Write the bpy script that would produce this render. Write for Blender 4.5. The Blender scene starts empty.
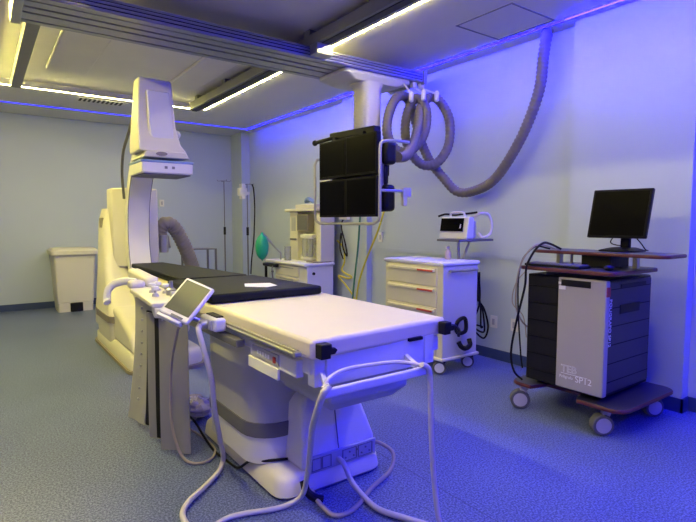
import bpy, bmesh, math, random
from mathutils import Vector, Matrix
random.seed(4)
S = bpy.context.scene
COL = S.collection
# ------------------------------------------------------------ camera
cam = bpy.data.objects.new('camera', bpy.data.cameras.new('camera'))
COL.objects.link(cam)
cam.data.sensor_width = 36.0
cam.data.lens = 510.0/696*36
cam.data.clip_start = 0.02
cam.location = (0, 0, 1.35)
cam.rotation_euler = (math.radians(90-4.37), 0, math.radians(-35.8))
S.camera = cam
# ------------------------------------------------------------ view / world
S.view_settings.view_transform = 'Standard'
S.view_settings.look = 'None'
S.view_settings.gamma = 1.0
S.view_settings.use_curve_mapping = False
S.view_settings.exposure = 0.08
S.cycles.max_bounces = 8
S.cycles.diffuse_bounces = 5
S.cycles.sample_clamp_indirect = 4.0
W = bpy.data.worlds.new('world'); S.world = W; W.use_nodes = True
W.node_tree.nodes['Background'].inputs[0].default_value = (0.6, 0.65, 0.9, 1)
W.node_tree.nodes['Background'].inputs[1].default_value = 0.05
# light strengths of the LED lines (radiance of the diffuser)
WARM = (1.0, 0.88, 0.28); BLUE = (0.0007, 0.0003, 1.0)
P_FAR, P_RIGHT, P_LEFT, P_NEAR = 155, 205, 530, 0
B_FAR, B_RIGHT_FAR, B_RIGHT_MID, B_RIGHT_NEAR, B_NEAR, B_LEFT = 5, 90, 230, 900, 640, 4

# ------------------------------------------------------------ materials
def mat(name, col, rough=0.5, metal=0.0, noise=0.0, scale=8.0, emit=None, es=0, bump=0, trans=0, coat=0, spec=None):
    m = bpy.data.materials.new(name); m.use_nodes = True
    nt = m.node_tree; b = nt.nodes['Principled BSDF']
    b.inputs['Base Color'].default_value = (*col, 1)
    b.inputs['Roughness'].default_value = rough
    b.inputs['Metallic'].default_value = metal
    b.inputs['Coat Weight'].default_value = coat
    if spec is not None: b.inputs['Specular IOR Level'].default_value = spec
    if trans: b.inputs['Transmission Weight'].default_value = trans
    tc = nt.nodes.new('ShaderNodeTexCoord')
    if noise:
        n = nt.nodes.new('ShaderNodeTexNoise'); n.inputs['Scale'].default_value = scale; n.inputs['Detail'].default_value = 4
        nt.links.new(tc.outputs['Object'], n.inputs['Vector'])
        mx = nt.nodes.new('ShaderNodeMix'); mx.data_type = 'RGBA'
        mx.inputs[6].default_value = (*[c*(1-noise) for c in col], 1)
        mx.inputs[7].default_value = (*[min(1, c*(1+noise)) for c in col], 1)
        nt.links.new(n.outputs['Fac'], mx.inputs[0]); nt.links.new(mx.outputs[2], b.inputs['Base Color'])
    if bump:
        n2 = nt.nodes.new('ShaderNodeTexNoise'); n2.inputs['Scale'].default_value = scale*3
        nt.links.new(tc.outputs['Object'], n2.inputs['Vector'])
        bp = nt.nodes.new('ShaderNodeBump'); bp.inputs['Strength'].default_value = bump; bp.inputs['Distance'].default_value = 0.01
        nt.links.new(n2.outputs['Fac'], bp.inputs['Height']); nt.links.new(bp.outputs['Normal'], b.inputs['Normal'])
    if emit:
        b.inputs['Emission Color'].default_value = (*emit, 1); b.inputs['Emission Strength'].default_value = es
    return m
def emat(name, col, s):
    m = bpy.data.materials.new(name); m.use_nodes = True
    nt = m.node_tree; nt.nodes.clear()
    e = nt.nodes.new('ShaderNodeEmission'); e.inputs[0].default_value = (*col, 1); e.inputs[1].default_value = s
    o = nt.nodes.new('ShaderNodeOutputMaterial'); nt.links.new(e.outputs[0], o.inputs[0]); return m

def floor_mat():
    m = mat('vinyl_floor', (0.1, 0.15, 0.3), 0.38); nt = m.node_tree; b = nt.nodes['Principled BSDF']
    tc = nt.nodes.new('ShaderNodeTexCoord')
    n = nt.nodes.new('ShaderNodeTexNoise'); n.inputs['Scale'].default_value = 100; n.inputs['Detail'].default_value = 3; n.inputs['Roughness'].default_value = .8
    nt.links.new(tc.outputs['Object'], n.inputs['Vector'])
    cr = nt.nodes.new('ShaderNodeValToRGB')
    e = cr.color_ramp.elements; e[0].position = .40; e[0].color = (0.035, 0.05, 0.14, 1); e[1].position = .60; e[1].color = (0.22, 0.27, 0.46, 1)
    k = e.new(.5); k.color = (0.098, 0.13, 0.26, 1)
    nt.links.new(n.outputs['Fac'], cr.inputs[0])
    # large soft wear variation + welded sheet seams every 2 m
    n2 = nt.nodes.new('ShaderNodeTexNoise'); n2.inputs['Scale'].default_value = 1.3; n2.inputs['Detail'].default_value = 3
    nt.links.new(tc.outputs['Object'], n2.inputs['Vector'])
    mr = nt.nodes.new('ShaderNodeMapRange'); mr.inputs[1].default_value = .3; mr.inputs[2].default_value = .7; mr.inputs[3].default_value = .88; mr.inputs[4].default_value = 1.1
    nt.links.new(n2.outputs['Fac'], mr.inputs[0])
    sx = nt.nodes.new('ShaderNodeSeparateXYZ'); nt.links.new(tc.outputs['Object'], sx.inputs[0])
    a = nt.nodes.new('ShaderNodeMath'); a.operation = 'ADD'; a.inputs[1].default_value = 9.5; nt.links.new(sx.outputs[0], a.inputs[0])
    w = nt.nodes.new('ShaderNodeMath'); w.operation = 'WRAP'; w.inputs[1].default_value = 1.0; w.inputs[2].default_value = -1.0; nt.links.new(a.outputs[0], w.inputs[0])
    ab = nt.nodes.new('ShaderNodeMath'); ab.operation = 'ABSOLUTE'; nt.links.new(w.outputs[0], ab.inputs[0])
    g = nt.nodes.new('ShaderNodeMath'); g.operation = 'GREATER_THAN'; g.inputs[1].default_value = .004; nt.links.new(ab.outputs[0], g.inputs[0])
    mr2 = nt.nodes.new('ShaderNodeMapRange'); mr2.inputs[3].default_value = .6; mr2.inputs[4].default_value = 1; nt.links.new(g.outputs[0], mr2.inputs[0])
    mm = nt.nodes.new('ShaderNodeMath'); mm.operation = 'MULTIPLY'; nt.links.new(mr.outputs[0], mm.inputs[0]); nt.links.new(mr2.outputs[0], mm.inputs[1])
    hv = nt.nodes.new('ShaderNodeVectorMath'); hv.operation = 'SCALE'; nt.links.new(cr.outputs[0], hv.inputs[0]); nt.links.new(mm.outputs[0], hv.inputs['Scale'])
    nt.links.new(hv.outputs[0], b.inputs['Base Color'])
    return m

M = dict(
 wall=mat('wall_paint', (0.48, 0.55, 0.62), 0.42, noise=.03, scale=2),
 wall2=mat('beige_wall_paint', (0.30, 0.28, 0.20), 0.6, noise=.03, scale=2),
 ceil=mat('ceiling_paint', (0.80, 0.78, 0.75), 0.7, noise=.03, scale=3),
 tray=mat('ceiling_panel_paint', (0.80, 0.77, 0.72), 0.6, noise=.05, scale=3),
 floor=floor_mat(), base=mat('blue_skirting', (0.035, 0.06, 0.15), 0.45, noise=.1),
 white=mat('white_enamel', (0.74, 0.73, 0.70), 0.35, noise=.02),
 cream=mat('cream_enamel', (0.70, 0.67, 0.56), 0.38, noise=.03),
 grey=mat('grey_enamel', (0.42, 0.42, 0.44), 0.4, noise=.03),
 dgrey=mat('dark_grey_band', (0.13, 0.13, 0.14), 0.5, noise=.05),
 beltc=mat('taupe_band', (0.24, 0.21, 0.17), 0.5, noise=.05),
 alu=mat('aluminium', (0.40, 0.40, 0.41), 0.36, 0.6, noise=.04),
 rail=mat('rail_grey', (0.26, 0.26, 0.25), 0.5, 0.3, noise=.06),
 steel=mat('steel', (0.42, 0.42, 0.40), 0.35, 0.7),
 dark=mat('dark_slot', (0.02, 0.02, 0.022), 0.6),
 black=mat('black_plastic', (0.006, 0.006, 0.007), 0.45, spec=.25),
 screen=mat('screen_glass', (0.002, 0.002, 0.0025), 0.3, spec=.04),
 tabglass=mat('tablet_glass', (0.045, 0.055, 0.055), 0.3, spec=.25),
 bezel=mat('bezel_black', (0.006, 0.006, 0.007), 0.5, spec=.12),
 mattress=mat('black_vinyl', (0.007, 0.009, 0.008), 0.5, spec=.12, noise=.15, scale=6, bump=.15),
 paper=mat('white_paper', (0.8, 0.8, 0.76), 0.7),
 hose=mat('corrugated_hose', (0.17, 0.15, 0.135), 0.55, noise=.06),
 hose2=mat('beige_corrugated_hose', (0.27, 0.24, 0.18), 0.55, noise=.06),
 cablew=mat('white_cable_sleeve', (0.60, 0.57, 0.52), 0.55, noise=.05, scale=30),
 cableg=mat('taupe_cable', (0.36, 0.31, 0.26), 0.55),
 cableb=mat('black_cable', (0.005, 0.005, 0.006), 0.5, spec=.25),
 lead=mat('lead_rubber_grey', (0.27, 0.265, 0.26), 0.5, noise=.08, scale=4, bump=.2),
 lead2=mat('lead_rubber_light', (0.42, 0.42, 0.36), 0.5, noise=.08, scale=4),
 binc=mat('bin_plastic', (0.66, 0.64, 0.58), 0.5),
 blueline=mat('blue_stripe', (0.18, 0.27, 0.55), 0.4),
 cabin=mat('cart_laminate', (0.66, 0.63, 0.46), 0.45, noise=.03), cabside=mat('cart_side_panel', (0.58, 0.58, 0.58), 0.4),
 red=mat('red_label', (0.55, 0.06, 0.03), 0.5), redbtn=mat('red_button', (0.35, 0.02, 0.02), 0.4),
 burg=mat('burgundy_edge', (0.10, 0.02, 0.02), 0.4), shelf=mat('desk_laminate', (0.035, 0.033, 0.045), 0.35, noise=.05),
 door=mat('cart_grey_door', (0.37, 0.35, 0.32), 0.5, noise=.03), cartb=mat('cart_black_side', (0.008, 0.008, 0.010), 0.5, noise=.1, spec=.25),
 tyre=mat('grey_tyre', (0.10, 0.10, 0.10), 0.6), wheel=mat('caster_hub', (0.45, 0.43, 0.41), 0.5),
 green=mat('green_rubber', (0.01, 0.36, 0.19), 0.4), greenc=mat('green_gas_hose', (0.02, 0.16, 0.11), 0.45), yellow=mat('yellow_gas_hose', (0.60, 0.52, 0.04), 0.45),
 clear=mat('clear_plastic', (0.75, 0.78, 0.78), 0.12, trans=.7), bottle=mat('pink_bottle', (0.62, 0.50, 0.50), 0.35),
 socket=mat('socket_plastic', (0.74, 0.73, 0.68), 0.4), text=mat('white_print', (0.8, 0.8, 0.8), 0.6), greyprint=mat('grey_print', (0.2, 0.2, 0.22), 0.6),
 bag=mat('clear_plastic_film', (0.50, 0.44, 0.42), 0.15, coat=1), iv=mat('pole_steel', (0.20, 0.20, 0.21), 0.35, 0.5),
 tabtop=mat('table_top_cream', (0.76, 0.70, 0.48), 0.4, noise=.02), orangel=mat('orange_cable', (0.7, .65, .6), .5),
)

# ------------------------------------------------------------ mesh builder
ORG = Vector((0, 0, 0))
def catmull(pts, n=8, closed=False):
    P = [Vector(p) for p in pts]; out = []
    N = len(P); rng = N if closed else N-1
    for i in range(rng):
        if closed: a, b, c, d = P[(i-1) % N], P[i], P[(i+1) % N], P[(i+2) % N]
        else:
            b, c = P[i], P[i+1]; a = P[i-1] if i else b*2-c; d = P[i+2] if i+2 < N else c*2-b
        for k in range(n):
            t = k/n
            out.append(0.5*((2*b)+(c-a)*t+(2*a-5*b+4*c-d)*t*t+(3*b-a-3*c+d)*t**3))
    if not closed: out.append(P[-1])
    return out
def resample(pts, step):
    L = [0]
    for i in range(1, len(pts)): L.append(L[-1]+(pts[i]-pts[i-1]).length)
    n = max(2, int(L[-1]/step)); out = []; j = 0
    for k in range(n+1):
        s = L[-1]*k/n
        while j < len(L)-2 and L[j+1] < s: j += 1
        d = L[j+1]-L[j]; t = 0 if d == 0 else (s-L[j])/d
        out.append(pts[j].lerp(pts[j+1], min(1, t)))
    return out
class MB:
    def __init__(s): s.v = []; s.f = []
    def add(s, vs, fs):
        o = len(s.v); s.v += [Vector(v) for v in vs]; s.f += [tuple(i+o for i in f) for f in fs]; return s
    def box(s, x0, x1, y0, y1, z0, z1):
        return s.add([(x0,y0,z0),(x1,y0,z0),(x1,y1,z0),(x0,y1,z0),(x0,y0,z1),(x1,y0,z1),(x1,y1,z1),(x0,y1,z1)],
                     [(3,2,1,0),(4,5,6,7),(0,1,5,4),(1,2,6,5),(2,3,7,6),(3,0,4,7)])
    def obox(s, c, ax, ay, az):   # centre and half-axis vectors
        c, ax, ay, az = Vector(c), Vector(ax), Vector(ay), Vector(az)
        vs = [c+ax*i+ay*j+az*k for (i,j,k) in ((-1,-1,-1),(1,-1,-1),(1,1,-1),(-1,1,-1),(-1,-1,1),(1,-1,1),(1,1,1),(-1,1,1))]
        return s.add(vs, [(3,2,1,0),(4,5,6,7),(0,1,5,4),(1,2,6,5),(2,3,7,6),(3,0,4,7)])
    def prism(s, poly, ax, a0, a1):
        n = len(poly)
        def p(q, a):
            return {'x': (a, q[0], q[1]), 'y': (q[0], a, q[1]), 'z': (q[0], q[1], a)}[ax]
        vs = [p(q, a0) for q in poly]+[p(q, a1) for q in poly]
        fs = [tuple(range(n))[::-1], tuple(range(n, 2*n))]+[(i, (i+1) % n, n+(i+1) % n, n+i) for i in range(n)]
        return s.add(vs, fs)
    def loft(s, rings, caps=True, closed=False):
        n = len(rings[0]); o = len(s.v)
        for r in rings: s.v += [Vector(q) for q in r]
        m = len(rings)
        for k in range(m if closed else m-1):
            k2 = (k+1) % m
            for i in range(n):
                j = (i+1) % n
                s.f.append((o+k*n+i, o+k*n+j, o+k2*n+j, o+k2*n+i))
        if caps and not closed:
            s.f.append(tuple(o+i for i in range(n))[::-1]); s.f.append(tuple(o+(m-1)*n+i for i in range(n)))
        return s
    def tube(s, pts, r, n=10, closed=False, rf=None, scaleb=1.0):
        P = [Vector(p) for p in pts]; m = len(P); rings = []; up = None
        for i in range(m):
            a = P[i-1] if (i or closed) else P[i]; b = P[(i+1) % m] if (i < m-1 or closed) else P[i]
            t = (b-a).normalized()
            if up is None:
                up = Vector((0,0,1)) if abs(t.z) < .9 else Vector((1,0,0))
            u = (up-t*up.dot(t)).normalized(); w = t.cross(u); up = u
            rr = rf(i) if rf else r
            rings.append([P[i]+(u*math.cos(q)+w*math.sin(q)*scaleb)*rr for q in [2*math.pi*k/n for k in range(n)]])
        return s.loft(rings, closed=closed)
    def cyl(s, p0, p1, r, r1=None, n=20):
        r1 = r if r1 is None else r1
        return s.tube([p0, p1], r, n, rf=lambda i: r if i == 0 else r1)
    def cable(s, pts, r, n=8, k=8): return s.tube(catmull(pts, k), r, n)
    def lathe(s, prof, c, n=24, ax='z'):
        c = Vector(c); rings = []
        for r, h in prof:
            ring = []
            for k in range(n):
                q = 2*math.pi*k/n; a, b = r*math.cos(q), r*math.sin(q)
                ring.append(c+Vector({'z': (a, b, h), 'x': (h, a, b), 'y': (b, h, a)}[ax]))
            rings.append(ring)
        return s.loft(rings)
    def ball(s, c, r, n=16, sq=(1,1,1)):
        c = Vector(c); rings = []
        for i in range(1, n):
            p = math.pi*i/n
            rings.append([c+Vector((r*sq[0]*math.sin(p)*math.cos(2*math.pi*k/n), r*sq[1]*math.sin(p)*math.sin(2*math.pi*k/n), -r*sq[2]*math.cos(p))) for k in range(n)])
        return s.loft(rings)
    def build(s, name, m, parent=None, bev=0, seg=2, ang=35, mods=None):
        me = bpy.data.meshes.new(name)
        own = parent is None
        if own:
            lo = Vector([min(v[i] for v in s.v) for i in range(3)]); hi = Vector([max(v[i] for v in s.v) for i in range(3)])
            org = Vector(((lo.x+hi.x)/2, (lo.y+hi.y)/2, lo.z))
        else: org = ORG
        me.from_pydata([v-org for v in s.v], [], s.f)
        bm = bmesh.new(); bm.from_mesh(me); bmesh.ops.recalc_face_normals(bm, faces=bm.faces[:]); bm.to_mesh(me); bm.free()
        me.polygons.foreach_set('use_smooth', [True]*len(me.polygons))
        me.set_sharp_from_angle(angle=math.radians(ang))
        me.materials.append(M[m] if isinstance(m, str) else m)
        o = bpy.data.objects.new(name, me); COL.objects.link(o)
        if own: o.location = org
        else: o.parent = parent
        if bev:
            b = o.modifiers.new('bevel', 'BEVEL'); b.width = bev; b.segments = seg; b.limit_method = 'ANGLE'; b.angle_limit = math.radians(35); b.harden_normals = False
        return o
def rrect(x0, x1, y0, y1, r, n=5):
    out = []
    for cx, cy, a in ((x1-r, y1-r, 0), (x0+r, y1-r, 90), (x0+r, y0+r, 180), (x1-r, y0+r, 270)):
        for k in range(n+1):
            q = math.radians(a+90*k/n); out.append((cx+r*math.cos(q), cy+r*math.sin(q)))
    return out
def tag(o, label=None, cat=None, group=None, kind=None):
    if label: o['label'] = label
    if cat: o['category'] = cat
    if group: o['group'] = group
    if kind: o['kind'] = kind
    return o
def thing(name, loc, label, cat, group=None):
    global ORG
    o = bpy.data.objects.new(name, None); COL.objects.link(o); o.location = loc; o.empty_display_size = .1
    ORG = Vector(loc); return tag(o, label, cat, group)
def struct(o): return tag(o, kind='structure')
def copy_tree(o, parent=None):
    c = o.copy(); COL.objects.link(c)
    if parent: c.parent = parent
    for ch in list(o.children): copy_tree(ch, c)
    return c
def text(body, size, mname, parent, loc, right, up, name, outline=False, depth=.0008):
    cu = bpy.data.curves.new(name, 'FONT'); cu.body = body; cu.size = size; cu.extrude = depth
    if outline: cu.fill_mode = 'NONE'; cu.bevel_depth = .0013; cu.extrude = 0
    t = bpy.data.objects.new('tmp', cu); COL.objects.link(t)
    bpy.context.view_layer.update()
    me = bpy.data.meshes.new_from_object(t.evaluated_get(bpy.context.evaluated_depsgraph_get()))
    bpy.data.objects.remove(t)
    r, u = Vector(right).normalized(), Vector(up).normalized(); n = r.cross(u)
    mtx = Matrix(((r.x,u.x,n.x,0),(r.y,u.y,n.y,0),(r.z,u.z,n.z,0),(0,0,0,1)))
    me.transform(Matrix.Translation(Vector(loc)-ORG) @ mtx)
    me.materials.clear(); me.materials.append(M[mname])
    o = bpy.data.objects.new(name, me); COL.objects.link(o); o.parent = parent
    return o

# ------------------------------------------------------------ room shell
XL, XR, YN, YF, ZC = -1.4, 4.08, -1.8, 9.22, 2.97
struct(MB().box(XL-.1, XR+.1, YN-.1, YF+.1, -.1, 0).build('floor', 'floor'))
struct(MB().box(XL-.1, XR+.1, YF, YF+.1, 0, ZC+.12).build('wall_back', 'wall'))
struct(MB().box(XR, XR+.1, YN, YF, 0, ZC+.12).build('wall_right', 'wall'))
struct(MB().box(XL-.1, XL, YN, YF, 0, ZC+.12).build('wall_left', 'wall2'))
struct(MB().box(XL-.1, XR+.1, YN-.1, YN, 0, ZC+.12).build('wall_front', 'wall2'))
TX0, TX1, TY0, TY1, ZT = .12, 2.70, -1.1, 7.33, 3.04
c = MB()
c.box(XL, TX0, YN, YF, ZC, ZC+.12); c.box(TX1, XR, YN, YF, ZC, ZC+.12); c.box(TX0, TX1, TY1, YF, ZC, ZC+.12); c.box(TX0, TX1, YN, TY0, ZC, ZC+.12)
struct(c.build('ceiling', 'ceil'))
struct(MB().box(TX0, TX1, TY0, TY1, ZT, ZT+.06).build('ceiling', 'tray'))
# pilasters of the right wall
struct(MB().box(3.98, XR, 1.48, 2.38, 0, ZC).build('trim_1', 'wall'))
struct(MB().box(4.0, XR, 5.14, 5.68, 0, ZC).build('trim_2', 'wall'))
struct(MB().box(3.92, XR, 8.75, YF, 0, ZC).build('trim_3', 'wall', ))
# thin wall guard line along the right wall
t = MB(); t.box(XR-.008, XR, 2.38, 5.14, .99, 1.03); t.box(XR-.008, XR, 5.68, 8.75, .99, 1.03)
struct(t.build('trim_4', 'wall'))
bb = MB()
for a in ((XR-.012, XR, YN, 1.47), (3.968, 3.98, 1.468, 2.392), (3.968, XR, 1.468, 1.48), (3.968, XR, 2.38, 2.392), (XR-.012, XR, 2.392, 5.14), (3.988, 4.0, 5.128, 5.692), (3.988, XR, 5.128, 5.14), (XR-.012, XR, 5.68, 8.75), (3.908, 3.92, 8.738, YF)):
    bb.box(*a, 0, .1)
bb.box(3.908, XR, 8.738, 8.75, 0, .1)
struct(bb.build('baseboard_right', 'base'))
struct(MB().box(XL, 3.91, YF-.012, YF, 0, .1).build('baseboard_back', 'base'))
struct(MB().box(XL, XL+.012, YN, YF-.012, 0, .1).build('baseboard_left', 'base'))
# raised panels of the ceiling tray
pn = 0
for (x0, x1) in ((.66, 1.06), (1.93, 2.30)):
    for (y0, y1) in ((5.1, 6.5), (1.9, 3.4), (-.5, 1.0)):
        tag(MB().box(x0, x1, y0, y1, ZT-.035, ZT).build('ceiling_panel', 'tray', bev=.012),
            'shallow raised grey ceiling panel, %s rail and %s the aluminium gantry' % ('nearer the left' if x0 < 1 else 'nearer the right', {5.1:'beyond', 1.9:'just in front of', -.5:'far in front of'}[y0]), 'ceiling panel', 'raised panels in the ceiling tray')
# access hatch in the outer ceiling
h = MB()
for a in ((3.27, 3.83, 2.46, 2.474), (3.27, 3.83, 3.0, 3.014), (3.27, 3.284, 2.474, 3.0), (3.816, 3.83, 2.474, 3.0)): h.box(*a, ZC-.004, ZC)
tag(h.build('ceiling_hatch', 'greyprint'), 'square access hatch outline in the ceiling near the top right of the photo', 'ceiling hatch')
# LED lines
def led(name, x0, x1, y0, y1, m, label, cat='led strip', zz=ZC):
    global ORG
    t = thing(name, ((x0+x1)/2, (y0+y1)/2, zz-.012), label, cat)
    MB().box(x0, x1, y0, y1, zz-.007, zz-.003).build('diffuser', m, t)
    MB().box(x0-.006, x1+.006, y0-.006, y1+.006, zz-.003, zz).build('housing', 'alu', t)
    return t
led('led_strip', TX0+.05, TX1-.05, TY1+.012, TY1+.026, emat('warm_far', WARM, P_FAR), 'warm white LED line crossing the ceiling parallel to the back wall')
led('led_strip', TX1+.012, TX1+.024, .5, TY1-.02, emat('warm_right', WARM, P_RIGHT), 'warm white LED line along the dark right ceiling rail')
led('led_strip', TX0-.024, TX0-.012, .6, TY1-.02, emat('warm_left', (1.0, 0.86, 0.22), P_LEFT), 'warm white LED line along the left edge of the ceiling tray')
led('blue_led_strip', XL+.2, 3.86, 8.39, 8.405, emat('blue_far', BLUE, B_FAR), 'thin blue LED line on the ceiling parallel to the back wall')
led('blue_led_strip', 3.872, 3.887, 5.72, 8.405, emat('blue_r1', BLUE, B_RIGHT_FAR), 'blue LED line over the right wall, length nearest the far corner')
led('blue_led_strip', 3.872, 3.887, 2.42, 5.70, emat('blue_r2', BLUE, B_RIGHT_MID), 'blue LED line over the right wall, length above the supply cart')
led('blue_led_strip', 3.872, 3.887, -1.5, 2.40, emat('blue_r3', BLUE, B_RIGHT_NEAR), 'blue LED line over the right wall, length nearest the camera')
led('blue_led_strip', XL+.2, 3.86, -1.52, -1.505, emat('blue_near', BLUE, B_NEAR), 'blue LED line on the ceiling at the near end of the room')
led('blue_led_strip', XL+.15, XL+.165, -1.5, 8.38, emat('blue_left', BLUE, B_LEFT), 'blue LED line over the left wall')
# vent
t = thing('ceiling_vent', (1.4, 7.62, ZC), 'slotted ceiling vent between the white and blue LED lines', 'vent')
MB().box(1.1, 1.72, 7.52, 7.72, ZC-.008, ZC).build('frame', 'ceil', t)
s = MB()
for k in range(10): s.box(1.14+k*.055, 1.165+k*.055, 7.54, 7.70, ZC-.014, ZC-.008)
s.build('slats', 'dark', t)

# ------------------------------------------------------------ gantry rails and bridge
def ceiling_rail(x0, x1, label):
    t = thing('ceiling_rail', ((x0+x1)/2, 3, 2.88), label, 'ceiling rail', 'longitudinal ceiling rails')
    MB().box(x0, x1, -1.0, 7.08, 2.885, 2.985).build('rail_beam', 'rail', t, bev=.004)
    if x0 > 1: MB().box(x0+.03, x1-.03, -1.0, 7.085, 2.878, 2.886).build('slot', 'dark', t)
    b = MB()
    for k in range(9): MB().box(x0+.01, x1-.01, -.8+k*.95, -.7+k*.95, 2.985, 3.04).build('mounting_foot', 'rail', t)
    return t
ceiling_rail(.36, .46, 'long grey ceiling rail at the far left under the tray')
ceiling_rail(2.42, 2.55, 'long dark grey ceiling rail beside the right white LED line')
# stepped trunking beside the right rail
tag(MB().box(2.57, 2.66, -1.0, 7.0, 2.96, 3.04).build('cable_trunking', 'dgrey'), 'dark cable trunking between the right rail and the LED line', 'trunking')
t = thing('ceiling_gantry', (2.0, 4.15, 2.78), 'long grooved aluminium gantry spanning the ceiling from left to right', 'gantry')
prof = [(3.90,2.78),(3.90,2.875),(3.93,2.885),(4.40,2.885),(4.43,2.875),(4.43,2.78),(4.37,2.78),(4.37,2.795),(4.35,2.795),(4.35,2.78),(4.22,2.78),(4.22,2.80),(4.19,2.80),(4.19,2.78),(4.11,2.78),(4.11,2.80),(4.08,2.80),(4.08,2.78),(3.99,2.78),(3.99,2.795),(3.97,2.795),(3.97,2.78)]
MB().prism(prof, 'x', .30, 3.76).build('cross_beam', 'alu', t)
g_ = MB()
for z in (2.787, 2.812, 2.84, 2.862): MB().box(.31, 3.75, 3.888, 3.9, z, z+.010).build('ridge', 'alu', t)
for z in (2.802, 2.829, 2.853): MB().box(.31, 3.75, 3.897, 3.9005, z, z+.006).build('groove', 'dark', t)
for a in ((.24, .302), (3.76, 3.80)): MB().box(*a, 3.88, 4.45, 2.765, 2.9).build('end_plate', 'alu', t, bev=.006)
MB().box(2.40, 2.57, 3.78, 3.895, 2.79, 2.885).build('trolley_block', 'alu', t, bev=.006)
MB().box(.34, .48, 3.78, 3.895, 2.79, 2.885).build('trolley_block', 'alu', t, bev=.006)
hk = MB()
for x in (3.50, 3.68, 3.785): MB().box(x-.03, x+.03, 3.93, 3.97, 2.72, 2.78).build('hook_plate', 'white', t, bev=.006)

# ------------------------------------------------------------ monitor suspension
t = thing('monitor_suspension', (3.1, 4.05, 1.3), 'ceiling-hung cream column with a tubular frame of four black monitors', 'monitor bank')
def rr3(x0, x1, y0, y1, r, z): return [(a, b, z) for a, b in rrect(x0, x1, y0, y1, r)]
MB().loft([rr3(2.80, 3.62, 3.92, 4.40, .05, 2.78), rr3(2.80, 3.62, 3.92, 4.40, .05, 2.745), rr3(2.90, 3.48, 3.94, 4.32, .07, 2.69)]).build('canopy', 'cream', t, bev=.006)
MB().loft([rr3(3.0, 3.31, 3.93, 4.2, .08, 2.70), rr3(3.03, 3.28, 3.94, 4.17, .08, 2.64), rr3(3.04, 3.27, 3.95, 4.16, .08, 1.75)]).build('column', 'cream', t)
MB().box(2.83, 3.2, 3.75, 4.1, 1.78, 1.92).box(2.98, 3.12, 3.8, 4.0, 1.62, 1.80).build('arm_bracket', 'black', t, bev=.02)
x = 2.70
y0, y1, z0, z1 = 3.34, 4.22, 1.395, 2.105
ym, zm = (y0+y1)/2, (z0+z1)/2
for (a, b) in ((y0, ym-.002), (ym+.002, y1)):
    for (c_, d) in ((z0, zm-.012), (zm+.006, z1)):
        m_ = MB().box(x, x+.05, a, b, c_, d); m_.box(x+.05, x+.09, a+.06, b-.06, c_+.05, d-.05)
        mo = m_.build('monitor', 'bezel', t, bev=.006)
        MB().box(x-.003, x+.002, a+.018, b-.018, c_+.02, d-.018).build('screen', 'screen', mo)
MB().box(x-.004, x+.0, ym+.22, y1-.02, zm-.013, zm-.001).build('label_strip', 'paper', t)
MB().box(x+.09, x+.13, y0+.05, y1-.05, 1.45, 2.05).build('back_plate', 'dgrey', t, bev=.01)
# frame tube
xf = x-.035
fr = catmull([(2.98,3.25,2.02),(2.80,3.25,2.02),(xf+.02,3.25,2.0),(xf,3.25,1.95)], 5)+catmull([(xf,3.25,1.45),(xf,3.26,1.37),(xf,3.33,1.335)], 5)+catmull([(xf,4.16,1.335),(xf,4.235,1.37),(xf,4.245,1.45)], 5)+[Vector((xf,4.245,1.90)),Vector((xf+.02,4.24,1.95)),Vector((xf+.13,4.235,1.97))]
MB().tube(fr, .013, 10).build('frame_tube', 'steel', t)
MB().box(2.80, 2.93, 3.34, 3.56, 1.84, 2.03).build('junction_box', 'black', t, bev=.03)
MB().box(2.81, 2.88, 3.38, 3.50, 1.66, 1.85).box(2.80, 2.92, 3.34, 3.56, 1.44, 1.67).build('junction_box', 'black', t, bev=.03)
MB().cyl((xf+.01,3.26,1.61), (2.92,3.25,1.61), .012).build('side_handle', 'steel', t)
MB().obox((2.95,3.25,1.60), (.045,0,0), (0,.02,0), (0,0,.04)).obox((2.93,3.25,1.53), (.02,0,0), (0,.018,0), (0,0,.045)).build('side_terminal', 'grey', t, bev=.008)
MB().obox((2.79,3.78,2.15), (.04,0,0), (0,.34,.012), (0,0,.032)).build('top_bar', 'black', t, bev=.01)
MB().cyl((2.76,4.05,2.145), (2.72,4.30,2.125), .018).ball((2.715,4.32,2.123), .028).build('camera_arm', 'black', t)
for a in (3.55, 3.98): MB().box(2.72, 2.78, a, a+.05, 2.105, 2.135).build('bar_clip', 'black', t)

# corrugated hose: wall - loops - monitor bank
hp = [(3.97,2.62,2.965),(3.95,2.64,2.75),(3.95,2.68,2.45),(3.95,2.85,2.08),(3.96,3.12,1.76),(3.98,3.40,1.655),(3.94,3.58,1.66)]+[(3.86,3.69,1.80),(3.79,3.81,1.97),(3.75,3.90,2.17),(3.72,3.97,2.41),(3.60,3.95,2.60),(3.41,3.90,2.58),(3.27,3.86,2.39),(3.23,3.83,2.19),(3.30,3.77,2.04),(3.44,3.71,2.05),(3.58,3.69,2.21),(3.64,3.72,2.44),(3.63,3.83,2.59),(3.57,3.90,2.50),(3.54,3.92,2.28),(3.56,3.88,2.08),(3.65,3.79,1.93),(3.75,3.68,1.94),(3.84,3.61,2.11),(3.86,3.62,2.37),(3.83,3.72,2.56),(3.79,3.82,2.62),(3.63,3.79,2.49),(3.52,3.71,2.27),(3.36,3.61,2.07),(3.18,3.51,1.95),(3.02,3.44,1.92)]
cp = resample(catmull(hp, 10), .0125)
tg = MB().tube(cp, .045, 14, rf=lambda i: (.048, .048, .041)[i % 3]).build('corrugated_hose', 'hose', ang=80)
tag(tg, 'thick grey corrugated hose hanging from the ceiling and coiled beside the monitors', 'hose')
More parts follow.
